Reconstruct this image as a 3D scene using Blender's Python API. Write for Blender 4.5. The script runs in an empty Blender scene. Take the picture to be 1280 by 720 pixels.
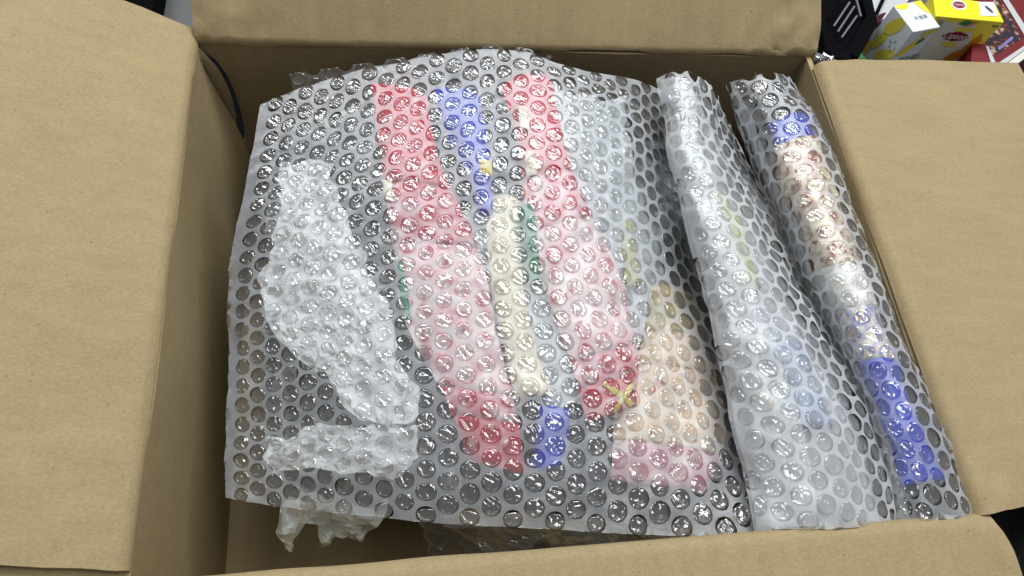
import bpy, math, random
import numpy as np
from mathutils import Vector, Matrix, noise

random.seed(7)
SC = bpy.context.scene
COL = SC.collection

# ------------------------------------------------------------------ camera
CAM_LOC = Vector((-0.06642, -0.18713, 0.4))
CAM_R = Matrix(((0.9883938, 0.0277252, -0.1493618),
                (-0.0913621, 0.8940096, -0.4386339),
                (0.1213697, 0.4471891, 0.8861666)))
FPX = 917.0
cam_d = bpy.data.cameras.new('camera')
cam_d.sensor_width = 36.0
cam_d.lens = 36.0 * FPX / 1280.0
cam_d.clip_start = 0.01
cam_d.clip_end = 50
cam = bpy.data.objects.new('camera', cam_d)
cam.matrix_world = Matrix.Translation(CAM_LOC) @ CAM_R.to_4x4()
COL.objects.link(cam)
SC.camera = cam

# ------------------------------------------------------------------ world, lamps, exposure
world = bpy.data.worlds.new('World')
SC.world = world
world.use_nodes = True
bg = world.node_tree.nodes['Background']
bg.inputs['Color'].default_value = (0.93, 0.96, 1.0, 1)
bg.inputs['Strength'].default_value = 0.26


def area(name, loc, target, sx, sy, power, color):
    d = bpy.data.lights.new(name, 'AREA')
    d.shape = 'RECTANGLE'
    d.size, d.size_y, d.energy, d.color = sx, sy, power, color
    o = bpy.data.objects.new(name, d)
    v = Vector(target) - Vector(loc)
    o.rotation_euler = v.to_track_quat('-Z', 'Y').to_euler()
    o.location = loc
    COL.objects.link(o)
    return o


area('ceiling_lamp', (-0.75, 0.95, 1.35), (0.0, 0.05, 0), 0.9, 0.45, 13, (0.94, 0.98, 1.0))
area('ceiling_lamp', (0.10, 1.0, 1.4), (0.0, 0.05, 0), 0.7, 0.4, 10, (0.94, 0.98, 1.0))
area('ceiling_lamp', (0.75, 0.9, 1.4), (0.05, 0.05, 0), 1.0, 0.45, 17, (0.94, 0.98, 1.0))
area('ceiling_lamp', (0.5, 0.12, 1.8), (0, 0, 0), 0.6, 0.6, 10, (1.0, 0.97, 0.93))

SC.view_settings.view_transform = 'Standard'
SC.view_settings.look = 'None'
SC.view_settings.exposure = 0
SC.view_settings.gamma = 1
SC.view_settings.use_curve_mapping = False
cy = SC.cycles
cy.max_bounces = 10
cy.diffuse_bounces = 4
cy.glossy_bounces = 3
cy.transmission_bounces = 4
cy.transparent_max_bounces = 28
cy.caustics_reflective = False
cy.caustics_refractive = False
cy.sample_clamp_indirect = 4
cy.use_denoising = True


# ------------------------------------------------------------------ materials
def new_mat(name):
    m = bpy.data.materials.new(name)
    m.use_nodes = True
    nt = m.node_tree
    nt.nodes.clear()
    out = nt.nodes.new('ShaderNodeOutputMaterial')
    return m, nt, out


def nd(nt, kind, **kw):
    n = nt.nodes.new(kind)
    for k, v in kw.items():
        if k in n.inputs:
            n.inputs[k].default_value = v
        else:
            setattr(n, k, v)
    return n


def plain(name, col, rough=0.5, metallic=0.0, var=0.0, scale=200.0, bump=0.0, spec=0.5):
    m, nt, out = new_mat(name)
    p = nd(nt, 'ShaderNodeBsdfPrincipled')
    p.inputs['Base Color'].default_value = (*col, 1)
    p.inputs['Roughness'].default_value = rough
    p.inputs['Metallic'].default_value = metallic
    p.inputs['Specular IOR Level'].default_value = spec
    nt.links.new(p.outputs[0], out.inputs[0])
    if var or bump:
        geo = nd(nt, 'ShaderNodeNewGeometry')
        nz = nd(nt, 'ShaderNodeTexNoise', Scale=scale, Detail=4.0)
        nt.links.new(geo.outputs['Position'], nz.inputs['Vector'])
        if var:
            mx = nd(nt, 'ShaderNodeMix', data_type='RGBA')
            mx.inputs[6].default_value = (*[c * (1 - var) for c in col], 1)
            mx.inputs[7].default_value = (*[min(1, c * (1 + var)) for c in col], 1)
            nt.links.new(nz.outputs['Fac'], mx.inputs[0])
            nt.links.new(mx.outputs[2], p.inputs['Base Color'])
        if bump:
            b = nd(nt, 'ShaderNodeBump', Strength=bump, Distance=0.0006)
            nt.links.new(nz.outputs['Fac'], b.inputs['Height'])
            nt.links.new(b.outputs[0], p.inputs['Normal'])
    return m


def cardboard(name, base, flute_axis='X'):
    m, nt, out = new_mat(name)
    L = nt.links.new
    p = nd(nt, 'ShaderNodeBsdfPrincipled', Roughness=0.78)
    p.inputs['Specular IOR Level'].default_value = 0.25
    L(p.outputs[0], out.inputs[0])
    geo = nd(nt, 'ShaderNodeNewGeometry')
    blot = nd(nt, 'ShaderNodeTexNoise', Scale=9.0, Detail=5.0, Roughness=0.6)
    L(geo.outputs['Position'], blot.inputs['Vector'])
    fib = nd(nt, 'ShaderNodeTexNoise', Scale=800.0, Detail=3.0, Roughness=0.75)
    mp = nd(nt, 'ShaderNodeMapping')
    mp.inputs['Scale'].default_value = (0.55, 1, 0.8) if flute_axis == 'X' else (0.55, 1, 0.8)
    L(geo.outputs['Position'], mp.inputs['Vector'])
    L(mp.outputs[0], fib.inputs['Vector'])
    band = nd(nt, 'ShaderNodeTexNoise', Scale=120.0, Detail=2.0)
    mp2 = nd(nt, 'ShaderNodeMapping')
    mp2.inputs['Scale'].default_value = (1, 0.06, 0.06) if flute_axis == 'X' else (0.06, 1, 1)
    L(geo.outputs['Position'], mp2.inputs['Vector'])
    L(mp2.outputs[0], band.inputs['Vector'])
    s1 = nd(nt, 'ShaderNodeMath', operation='MULTIPLY_ADD')
    s1.inputs[1].default_value = 0.16
    s1.inputs[2].default_value = -0.08
    L(blot.outputs['Fac'], s1.inputs[0])
    s2 = nd(nt, 'ShaderNodeMath', operation='MULTIPLY_ADD')
    s2.inputs[1].default_value = 0.72
    L(fib.outputs['Fac'], s2.inputs[0])
    L(s1.outputs[0], s2.inputs[2])
    s3 = nd(nt, 'ShaderNodeMath', operation='MULTIPLY_ADD')
    s3.inputs[1].default_value = 0.22
    L(band.outputs['Fac'], s3.inputs[0])
    L(s2.outputs[0], s3.inputs[2])
    s4 = nd(nt, 'ShaderNodeMath', operation='ADD')
    s4.inputs[1].default_value = 0.53
    L(s3.outputs[0], s4.inputs[0])
    mul = nd(nt, 'ShaderNodeVectorMath', operation='SCALE')
    mul.inputs[0].default_value = base
    L(s4.outputs[0], mul.inputs['Scale'])
    # a few dark and pale specks of recycled fibre
    spk = nd(nt, 'ShaderNodeTexVoronoi', Scale=95.0)
    L(geo.outputs['Position'], spk.inputs['Vector'])
    lt = nd(nt, 'ShaderNodeMath', operation='LESS_THAN')
    lt.inputs[1].default_value = 0.075
    L(spk.outputs['Distance'], lt.inputs[0])
    sf = nd(nt, 'ShaderNodeMath', operation='MULTIPLY')
    sf.inputs[1].default_value = 0.30
    L(lt.outputs[0], sf.inputs[0])
    mx = nd(nt, 'ShaderNodeMix', data_type='RGBA')
    mx.inputs[7].default_value = (0.11, 0.075, 0.04, 1)
    L(sf.outputs[0], mx.inputs[0])
    L(mul.outputs[0], mx.inputs[6])
    L(mx.outputs[2], p.inputs['Base Color'])
    b = nd(nt, 'ShaderNodeBump', Strength=0.16, Distance=0.0003)
    L(s3.outputs[0], b.inputs['Height'])
    L(b.outputs[0], p.inputs['Normal'])
    return m


KRAFT = (0.322, 0.249, 0.133)
M_CARD = cardboard('kraft_board', KRAFT, 'X')
M_CARD_Y = cardboard('kraft_board_cross', KRAFT, 'Y')
M_CARD_EDGE = cardboard('kraft_edge', (0.15, 0.12, 0.08), 'X')


def film_mat(name, haze, graze, gloss_rough=0.28, tint=(0.86, 0.89, 0.93), spec=1.0, trans=0.4):
    """milky welded film: part clear, part scattering, slightly glossy"""
    m, nt, out = new_mat(name)
    L = nt.links.new
    geo = nd(nt, 'ShaderNodeNewGeometry')
    tr = nd(nt, 'ShaderNodeBsdfTransparent')
    tr.inputs[0].default_value = (1, 1, 1, 1)
    df = nd(nt, 'ShaderNodeBsdfDiffuse')
    df.inputs[0].default_value = (*tint, 1)
    tl = nd(nt, 'ShaderNodeBsdfTranslucent')
    tl.inputs[0].default_value = (*tint, 1)
    body = nd(nt, 'ShaderNodeMixShader')
    body.inputs[0].default_value = trans
    L(df.outputs[0], body.inputs[1])
    L(tl.outputs[0], body.inputs[2])
    lw = nd(nt, 'ShaderNodeLayerWeight', Blend=0.5)
    nz = nd(nt, 'ShaderNodeTexNoise', Scale=55.0, Detail=3.0)
    L(geo.outputs['Position'], nz.inputs['Vector'])
    pw = nd(nt, 'ShaderNodeMath', operation='POWER')
    pw.inputs[1].default_value = 1.6
    L(lw.outputs['Facing'], pw.inputs[0])
    f1 = nd(nt, 'ShaderNodeMath', operation='MULTIPLY_ADD')
    f1.inputs[1].default_value = graze
    f1.inputs[2].default_value = haze
    L(pw.outputs[0], f1.inputs[0])
    f2 = nd(nt, 'ShaderNodeMath', operation='MULTIPLY_ADD', use_clamp=True)
    f2.inputs[1].default_value = 0.24
    L(nz.outputs['Fac'], f2.inputs[0])
    f3 = nd(nt, 'ShaderNodeMath', operation='SUBTRACT')
    f3.inputs[1].default_value = 0.12
    L(f1.outputs[0], f3.inputs[0])
    L(f3.outputs[0], f2.inputs[2])
    hz = nd(nt, 'ShaderNodeMixShader')
    L(f2.outputs[0], hz.inputs[0])
    L(tr.outputs[0], hz.inputs[1])
    L(body.outputs[0], hz.inputs[2])
    nz2 = nd(nt, 'ShaderNodeTexNoise', Scale=330.0, Detail=2.0, Distortion=0.6)
    L(geo.outputs['Position'], nz2.inputs['Vector'])
    bp = nd(nt, 'ShaderNodeBump', Strength=0.5, Distance=0.0008)
    L(nz2.outputs['Fac'], bp.inputs['Height'])
    gl = nd(nt, 'ShaderNodeBsdfGlossy', Roughness=gloss_rough)
    L(bp.outputs[0], gl.inputs['Normal'])
    fr = nd(nt, 'ShaderNodeFresnel', IOR=1.45)
    fm = nd(nt, 'ShaderNodeMath', operation='MULTIPLY', use_clamp=True)
    fm.inputs[1].default_value = spec
    L(fr.outputs[0], fm.inputs[0])
    top = nd(nt, 'ShaderNodeMixShader')
    L(fm.outputs[0], top.inputs[0])
    L(hz.outputs[0], top.inputs[1])
    L(gl.outputs[0], top.inputs[2])
    L(top.outputs[0], out.inputs[0])
    return m


def bubble_mat(name, crinkle, haze=0.05, refl=0.10):
    """thin clear bubble skin, crinkled so that it glints in short bent streaks"""
    m, nt, out = new_mat(name)
    L = nt.links.new
    geo = nd(nt, 'ShaderNodeNewGeometry')
    tr = nd(nt, 'ShaderNodeBsdfTransparent')
    tr.inputs[0].default_value = (0.995, 0.997, 1.0, 1)
    df = nd(nt, 'ShaderNodeBsdfDiffuse')
    df.inputs[0].default_value = (0.85, 0.88, 0.92, 1)
    hz = nd(nt, 'ShaderNodeMixShader')
    hz.inputs[0].default_value = haze
    L(tr.outputs[0], hz.inputs[1])
    L(df.outputs[0], hz.inputs[2])
    # broad variation: some bubbles are drawn tight, some crumpled
    big = nd(nt, 'ShaderNodeTexNoise', Scale=26.0, Detail=4.0, Roughness=0.7)
    L(geo.outputs['Position'], big.inputs['Vector'])
    rng = nd(nt, 'ShaderNodeMapRange')
    rng.inputs['From Min'].default_value = 0.40
    rng.inputs['From Max'].default_value = 0.62
    rng.inputs['To Min'].default_value = 0.55
    rng.inputs['To Max'].default_value = 1.0
    L(big.outputs['Fac'], rng.inputs['Value'])
    nz = nd(nt, 'ShaderNodeTexNoise', Scale=150.0, Detail=0.0, Distortion=0.5)
    L(geo.outputs['Position'], nz.inputs['Vector'])
    # bent parallel folds, like a fingerprint
    wv = nd(nt, 'ShaderNodeTexWave', Scale=105.0, Distortion=7.0, Detail=1.0)
    wv.wave_type, wv.bands_direction, wv.wave_profile = 'BANDS', 'DIAGONAL', 'SIN'
    wv.inputs['Detail Scale'].default_value = 0.9
    L(geo.outputs['Position'], wv.inputs['Vector'])
    # ridged noise gives folds with sharp crests
    sb = nd(nt, 'ShaderNodeMath', operation='SUBTRACT')
    sb.inputs[1].default_value = 0.5
    L(nz.outputs['Fac'], sb.inputs[0])
    ab = nd(nt, 'ShaderNodeMath', operation='ABSOLUTE')
    L(sb.outputs[0], ab.inputs[0])
    ml = nd(nt, 'ShaderNodeMath', operation='MULTIPLY')
    wm = nd(nt, 'ShaderNodeMath', operation='MULTIPLY_ADD')
    wm.inputs[1].default_value = 0.16
    L(wv.outputs['Fac'], wm.inputs[0])
    L(ab.outputs[0], wm.inputs[2])
    L(wm.outputs[0], ml.inputs[0])
    L(rng.outputs[0], ml.inputs[1])
    bp = nd(nt, 'ShaderNodeBump', Strength=1.0, Distance=crinkle)
    L(ml.outputs[0], bp.inputs['Height'])
    gl = nd(nt, 'ShaderNodeBsdfGlossy', Roughness=0.06)
    L(bp.outputs[0], gl.inputs['Normal'])
    fr = nd(nt, 'ShaderNodeFresnel', IOR=1.4)
    fa = nd(nt, 'ShaderNodeMath', operation='MULTIPLY_ADD', use_clamp=True)
    fa.inputs[1].default_value = 0.12
    fa.inputs[2].default_value = refl
    L(fr.outputs[0], fa.inputs[0])
    top = nd(nt, 'ShaderNodeMixShader')
    L(fa.outputs[0], top.inputs[0])
    L(hz.outputs[0], top.inputs[1])
    L(gl.outputs[0], top.inputs[2])
    L(top.outputs[0], out.inputs[0])
    return m


M_FILM = film_mat('milky_film', 0.34, 0.6, gloss_rough=0.36, spec=1.8, tint=(0.90, 0.945, 1.0), trans=0.42)
M_FILM_B = film_mat('milky_double_film', 0.40, 0.5, gloss_rough=0.45, spec=0.9, tint=(0.92, 0.95, 0.98), trans=0.35)
M_FILM_FOLD = film_mat('milky_film_fold', 0.50, 0.3, tint=(0.90, 0.94, 0.98), trans=0.15)
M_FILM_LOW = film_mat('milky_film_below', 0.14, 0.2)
M_CLEAR = film_mat('clear_bag_film', 0.16, 0.25, gloss_rough=0.16, spec=1.6)
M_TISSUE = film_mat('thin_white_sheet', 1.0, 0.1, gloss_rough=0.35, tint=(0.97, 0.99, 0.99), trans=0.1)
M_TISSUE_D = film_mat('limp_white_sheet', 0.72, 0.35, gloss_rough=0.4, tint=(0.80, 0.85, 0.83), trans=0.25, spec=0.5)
M_BUBBLE = bubble_mat('bubble_skin', 0.0026, haze=0.03, refl=0.15)
M_BUBBLE_B = bubble_mat('milky_bubble_skin', 0.0024, haze=0.10, refl=0.10)
M_WALL = bubble_mat('bubble_side', 0.0004, haze=0.06, refl=0.02)
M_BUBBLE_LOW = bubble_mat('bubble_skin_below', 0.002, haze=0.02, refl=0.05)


def printed(name, a, b, c=None, scale=160.0, lo=0.45, hi=0.6):
    """printed foil: colour a broken by blots of colour b (and c)"""
    m, nt, out = new_mat(name)
    L = nt.links.new
    p = nd(nt, 'ShaderNodeBsdfPrincipled', Roughness=0.32)
    L(p.outputs[0], out.inputs[0])
    geo = nd(nt, 'ShaderNodeNewGeometry')
    nz = nd(nt, 'ShaderNodeTexNoise', Scale=scale, Detail=2.0)
    L(geo.outputs['Position'], nz.inputs['Vector'])
    r = nd(nt, 'ShaderNodeValToRGB')
    e = r.color_ramp.elements
    e[0].position, e[0].color = lo, (*a, 1)
    e[1].position, e[1].color = hi, (*b, 1)
    if c:
        n = e.new(min(1.0, hi + 0.1))
        n.color = (*c, 1)
    L(nz.outputs['Fac'], r.inputs['Fac'])
    L(r.outputs['Color'], p.inputs['Base Color'])
    return m


M_RED = printed('red_print', (0.60, 0.012, 0.04), (0.52, 0.02, 0.05), (0.80, 0.50, 0.48), scale=105, lo=0.45, hi=0.62)
M_PINKW = printed('white_print_with_pink_blots', (0.86, 0.70, 0.69), (0.80, 0.28, 0.33), (0.62, 0.05, 0.10), scale=135, lo=0.46, hi=0.66)
M_REDPINK = printed('red_and_pink_print', (0.60, 0.02, 0.05), (0.80, 0.36, 0.40), (0.86, 0.70, 0.69), scale=120, lo=0.40, hi=0.56)
M_TANPEACH = printed('tan_and_peach_print', (0.60, 0.45, 0.25), (0.84, 0.64, 0.46), scale=90, lo=0.42, hi=0.58)
M_BLUE = printed('blue_print', (0.02, 0.045, 0.52), (0.03, 0.07, 0.62), scale=40)
M_CREAM = printed('cream_print', (0.86, 0.80, 0.58), (0.72, 0.62, 0.48), scale=110, lo=0.5, hi=0.7)
M_GREEN = printed('green_print', (0.02, 0.22, 0.12), (0.03, 0.30, 0.17))
M_YELLOW = printed('yellow_print', (0.85, 0.72, 0.10), (0.80, 0.62, 0.08))
M_TAN = printed('tan_print', (0.62, 0.46, 0.25), (0.42, 0.38, 0.18), scale=90)
M_PEACH = printed('peach_print', (0.86, 0.62, 0.42), (0.80, 0.74, 0.62), (0.55, 0.22, 0.12), scale=120, lo=0.42, hi=0.6)
M_MAUVE = printed('mauve_print', (0.52, 0.22, 0.27), (0.66, 0.50, 0.50), (0.75, 0.62, 0.52), scale=100)
M_SPECK = printed('cream_print_with_brown_spots', (0.84, 0.72, 0.52), (0.42, 0.15, 0.08), (0.25, 0.08, 0.05), scale=150, lo=0.47, hi=0.6)
M_WHITE = printed('white_print', (0.86, 0.85, 0.80), (0.80, 0.72, 0.58), scale=80, lo=0.55, hi=0.7)
M_CREAMBLUE = printed('cream_print_with_blue_blots', (0.86, 0.80, 0.62), (0.16, 0.20, 0.62), (0.62, 0.40, 0.25), scale=150, lo=0.44, hi=0.54)
M_OLIVE = printed('olive_print', (0.48, 0.50, 0.20), (0.62, 0.60, 0.42), (0.4, 0.45, 0.42), scale=110)
M_GREYBLUE = printed('grey_blue_print', (0.32, 0.38, 0.52), (0.5, 0.54, 0.62), scale=70)
M_FILLER = plain('pale_filler', (0.50, 0.54, 0.56), 0.6, var=0.25, scale=60)
M_GREYBAG = plain('mid_grey_plastic', (0.30, 0.33, 0.35), 0.4, var=0.4, scale=50)
M_DARKBAG = plain('dark_grey_plastic', (0.055, 0.058, 0.062), 0.35, var=0.5, scale=40, bump=0.4)
M_BLACK = plain('black_plastic', (0.003, 0.003, 0.004), 0.7, spec=0.03)
M_BLACKBAG = plain('black_bag', (0.004, 0.005, 0.006), 0.6, bump=0.3, scale=90, spec=0.25)
M_GROUND = plain('grey_floor', (0.10, 0.105, 0.105), 0.5, var=0.12, scale=30)
M_BOXW = plain('white_carton', (0.74, 0.76, 0.80), 0.5)
M_LEMON = plain('lemon_ink', (0.74, 0.64, 0.08), 0.5)
M_LEMON2 = plain('bright_lemon_ink', (0.86, 0.72, 0.03), 0.45)
M_CARTY = plain('yellow_carton', (0.86, 0.74, 0.02), 0.4)
M_CARTP = plain('pale_carton', (0.70, 0.70, 0.60), 0.45)
M_INK = plain('dark_ink', (0.05, 0.055, 0.12), 0.6)
M_INKG = plain('green_ink', (0.03, 0.18, 0.13), 0.6)
M_INKR = plain('maroon_ink', (0.22, 0.01, 0.03), 0.5)
M_ORANGE = plain('orange_ink', (0.62, 0.25, 0.02), 0.5)
M_LEAF = plain('leaf_ink', (0.03, 0.22, 0.05), 0.5)
M_MAROON = plain('maroon_card', (0.11, 0.01, 0.035), 0.5)
M_REDC = plain('red_card', (0.34, 0.012, 0.02), 0.4, var=0.3, scale=90)
M_REDD = plain('dark_red_card', (0.16, 0.008, 0.012), 0.5, var=0.3, scale=90)
M_PIC = printed('picture_print', (0.02, 0.02, 0.03), (0.16, 0.03, 0.025), (0.42, 0.36, 0.26), scale=110, lo=0.46, hi=0.56)
M_PURPLE = plain('purple_ink', (0.20, 0.18, 0.42), 0.5)
M_FOIL = plain('silver_foil', (0.72, 0.73, 0.76), 0.22, metallic=1.0, bump=0.8, scale=260)
M_BOARDW = plain('grey_white_card', (0.52, 0.53, 0.55), 0.5)
M_SLOT = plain('dim_grey_slat', (0.13, 0.13, 0.14), 0.6)
M_TAPE = film_mat('clear_tape', 0.30, 0.3, tint=(0.7, 0.66, 0.6))


# ------------------------------------------------------------------ helpers
def link(o, parent=None):
    COL.objects.link(o)
    if parent is not None:
        o.parent = parent
    return o


def mesh_obj(name, verts, faces, mat, parent=None, smooth=False, mats=None, fmat=None):
    me = bpy.data.meshes.new(name)
    me.from_pydata([tuple(v) for v in verts], [], faces)
    for mm in (mats or [mat]):
        me.materials.append(mm)
    if fmat is not None:
        me.polygons.foreach_set('material_index', fmat)
    if smooth:
        me.polygons.foreach_set('use_smooth', [True] * len(me.polygons))
    me.update()
    return link(bpy.data.objects.new(name, me), parent)


def thing(name, label, cat, loc=(0, 0, 0), group=None):
    o = bpy.data.objects.new(name, None)
    o.empty_display_size = 0.02
    o.location = loc
    link(o)
    return tag(o, label, cat, group)


def tag(o, label, cat, group=None):
    o['label'] = label
    o['category'] = cat
    if group:
        o['group'] = group
    return o


def struct(o):
    o['kind'] = 'structure'
    return o


def pix_ray(px, py):
    return (CAM_R @ Vector(((px - 640) / FPX, -(py - 360) / FPX, -1.0)))


def on_plane(px, py, p0, n):
    """where the sight line through a photo pixel meets a plane of the place"""
    r = pix_ray(px, py)
    n = Vector(n)
    return CAM_LOC + r * ((Vector(p0) - CAM_LOC).dot(n) / r.dot(n))


def at(px, py, z):
    return on_plane(px, py, (0, 0, z), (0, 0, 1))


def fbm(p, f, seed=0.0, octs=3):
    v = Vector(p) * f + Vector((seed * 7.13, seed * 3.7, seed * 1.9))
    s, a = 0.0, 1.0
    for _ in range(octs):
        s += a * noise.noise(v)
        v = v * 2.1
        a *= 0.5
    return s


def grid_faces(nu, nv):
    return [(j * nu + i, j * nu + i + 1, (j + 1) * nu + i + 1, (j + 1) * nu + i)
            for j in range(nv - 1) for i in range(nu - 1)]


def spline(xs, ys, q):
    """natural cubic spline of vector samples ys at xs, evaluated at q"""
    xs = np.asarray(xs, float)
    ys = np.asarray(ys, float)
    n = len(xs)
    h = np.diff(xs)
    A = np.zeros((n, n))
    B = np.zeros_like(ys)
    A[0, 0] = A[-1, -1] = 1
    for i in range(1, n - 1):
        A[i, i - 1], A[i, i], A[i, i + 1] = h[i - 1], 2 * (h[i - 1] + h[i]), h[i]
        B[i] = 6 * ((ys[i + 1] - ys[i]) / h[i] - (ys[i] - ys[i - 1]) / h[i - 1])
    M = np.linalg.solve(A, B)
    k = np.clip(np.searchsorted(xs, q) - 1, 0, n - 2)
    d = (q - xs[k])[:, None]
    e = (xs[k + 1] - q)[:, None]
    hk = h[k][:, None]
    return (M[k] * e ** 3 + M[k + 1] * d ** 3) / (6 * hk) + (ys[k] / hk - M[k] * hk / 6) * e + (ys[k + 1] / hk - M[k + 1] * hk / 6) * d


def resample(pts, n):
    """open polyline of 2-D points resampled smoothly to n points by length"""
    p = np.asarray(pts, float)
    d = np.concatenate([[0], np.cumsum(np.linalg.norm(np.diff(p, axis=0), axis=1))])
    return spline(d, p, np.linspace(0, d[-1], n))


# ------------------------------------------------------------------ setting
g = mesh_obj('ground', [(-4, -4, -0.212), (4, -4, -0.212), (4, 4, -0.212), (-4, 4, -0.212)], [(0, 1, 2, 3)], M_GROUND)
struct(g)

# ------------------------------------------------------------------ cardboard box
X0, X1, Y0, Y1, ZF = -0.2052, 0.2598, -0.1455, 0.213, -0.2
TH = 0.004
box = thing('cardboard_box', 'open brown cardboard box with four flaps folded out, holding bubble wrapped goods', 'box', (0.027, 0.034, -0.205))
BOX_LOC = Vector(box.location)


def child_mesh(parent, name, verts, faces, mat, smooth=False, **kw):
    off = Vector(parent.location)
    return mesh_obj(name, [Vector(v) - off for v in verts], faces, mat, parent, smooth, **kw)


def solid(o, th, offset=-1.0):
    m = o.modifiers.new('thickness', 'SOLIDIFY')
    m.thickness = th
    m.offset = offset
    e = o.modifiers.new('crisp_edges', 'EDGE_SPLIT')
    e.split_angle = math.radians(40)
    e.use_edge_sharp = False
    return o


def panel(name, rows, mat, th=TH, flip=False, smooth=True):
    """rows: list of equally long lists of points"""
    nv, nu = len(rows), len(rows[0])
    vs = [p for r in rows for p in r]
    fs = grid_faces(nu, nv)
    if flip:
        fs = [f[::-1] for f in fs]
    o = child_mesh(box, name, vs, fs, mat, smooth)
    solid(o, th)
    return o


def wob(p, amp, f=9.0, seed=0.0):
    return fbm(p, f, seed, 2) * amp


# floor of the box
panel('box_floor', [[Vector((x, y, ZF + wob((x, y, 0), 0.0008))) for x in np.linspace(X0, X1, 8)] for y in np.linspace(Y0, Y1, 7)], M_CARD)


def side(wall_name, flap_name, a, b, inward, out_ang, flap_len, mat, edge_a=None, edge_b=None, nseg=40, bow=0.0, seed=1.0, crumple=0.0, wall_end=None, groove=0.0, pocket=None):
    """a wall from floor to rim and the flap that folds out from it. a, b: rim ends; inward: unit vector into the box;
    out_ang: flap angle above horizontal; edge_a / edge_b: functions d -> shift of the flap's ends along the rim"""
    a, b = Vector(a), Vector(b)
    inw = Vector(inward)
    outd = -inw
    along = (b - a)
    ln = along.length
    al = along / ln
    r = 0.004
    # wall
    rows = []
    for t in np.linspace(0, 1, 14):
        z = ZF + (0 - r - ZF) * t
        row = []
        for s in np.linspace(0, 1, nseg):
            sh_, in_ = wall_end(z) if wall_end else (0.0, 0.0)
            p = a + al * (sh_ + (ln - sh_ - (pocket(z) if pocket else 0.0)) * s) + inw * (in_ * math.exp(-(s * ln / 0.045) ** 2))
            p = Vector((p.x, p.y, z))
            p += inw * (bow * math.sin(math.pi * t) * math.sin(math.pi * s) + wob(p, 0.0016, 11, seed))
            row.append(p)
        rows.append(row)
    wall = panel(wall_name, rows, mat, flip=False)
    # flap: an arc out of the wall, then the board
    fl_dir = outd * math.cos(out_ang) + Vector((0, 0, math.sin(out_ang)))
    prof = []
    ang_end = math.pi / 2 - out_ang
    for k in range(6):
        t = ang_end * k / 5
        prof.append((-r * (1 - math.cos(t)), -r + r * math.sin(t) - (groove if k == 3 else 0.0)))
    ex, ez = prof[-1]
    dirs = [(-math.cos(out_ang), math.sin(out_ang))]
    d_list = list(np.linspace(0.004, 0.02, 4)) + list(np.linspace(0.03, flap_len, 16))
    for d in d_list:
        prof.append((ex + dirs[0][0] * d, ez + dirs[0][1] * d))
    rows = []
    for k, (x, z) in enumerate(prof):
        d = 0 if k < 6 else d_list[k - 6]
        sa = edge_a(d) if edge_a else 0.0
        sb = edge_b(d) if edge_b else 0.0
        row = []
        for s in np.linspace(0, 1, nseg):
            p = a + al * (sa + (ln + sb - sa) * s)
            base = Vector((p.x, p.y, 0)) - outd * 0 + inw * x + Vector((0, 0, z))
            if k == 0:
                base += inw * wob(Vector((p.x, p.y, -r)), 0.0016, 11, seed)
            up = Vector((0, 0, 1)) * (wob(base, 0.004, 7, seed + 4) * min(1, d / 0.05) + wob(base, 0.0004, 60, seed + 9) * (1 if k > 3 else 0))
            if crumple and k > 1:
                e_ = min((base - a).length, (base - b).length)
                up += Vector((0, 0, 1)) * ((0.5 - abs(fbm(base, 38, seed, 3))) * crumple * math.exp(-(e_ / 0.05) ** 2) * min(1, (k - 1) / 3))
            row.append(base + up)
        rows.append(row)
    flap = panel(flap_name, rows, mat)
    return wall, flap


def flap_edge(rim0, along, outv, ang, pts):
    """photo pixels of a flap's end -> function d -> shift along the rim, measured from rim0"""
    outd = Vector(outv) * math.cos(ang) + Vector((0, 0, math.sin(ang)))
    n = Vector(along).cross(outd)
    ds, ss = [], []
    for p in pts:
        w = on_plane(*p, rim0, n) - Vector(rim0)
        ds.append(w.dot(outd))
        ss.append(w.dot(Vector(along)))
    return lambda d: float(np.interp(d, ds, ss))


A_L, A_B, A_R, A_F = math.radians(22), math.radians(42), math.radians(-9.6), math.radians(-2)
eL = flap_edge((X0, Y0, 0), (0, -1, 0), (-1, 0, 0), A_L, [(147, 714), (110, 711), (60, 710), (0, 706), (-60, 702)])
# left: rim runs back -> front so that the faces look inward
e0 = flap_edge((X0, Y1, 0), (0, -1, 0), (-1, 0, 0), A_L, [(240, 38), (222, 31), (200, 22), (170, 10), (140, 2), (90, -12)])
side('left_wall', 'left_flap', (X0, Y1, 0), (X0, Y0, 0), (1, 0, 0), A_L, 0.19, M_CARD_Y, edge_a=e0, edge_b=eL, bow=0.004, seed=1.0, nseg=110, groove=0.0004,
     wall_end=lambda z: (float(np.interp(-z, [0, .008, .02, .06, .2], [0.002, 0.007, 0.0125, 0.012, 0.010])), float(np.interp(-z, [0, .02, .11, .2], [0, 0.001, 0.013, 0.013]))))
e1 = flap_edge((X0, Y1, 0), (1, 0, 0), (0, 1, 0), A_B, [(245, 40), (240, 0), (236, -30)])
e2 = flap_edge((X1, Y1, 0), (1, 0, 0), (0, 1, 0), A_B, [(1018, 72), (1021, 50), (1025, 0), (1028, -30)])
side('back_wall', 'back_flap', (X1, Y1, 0), (X0, Y1, 0), (0, -1, 0), A_B, 0.15, M_CARD, edge_a=lambda d: -e2(d), edge_b=lambda d: -e1(d), bow=0.003, seed=2.0, nseg=150, pocket=lambda z: float(np.interp(-z, [0, .008, .022, .045, .075, .105, .13, .2], [0, 0, .0150, .0178, .0185, .0160, .006, 0])), crumple=0.007)
e3 = flap_edge((X1, Y0, 0), (0, 1, 0), (1, 0, 0), A_R, [(1226, 645), (1240, 640), (1280, 632), (1330, 622)])
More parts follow.
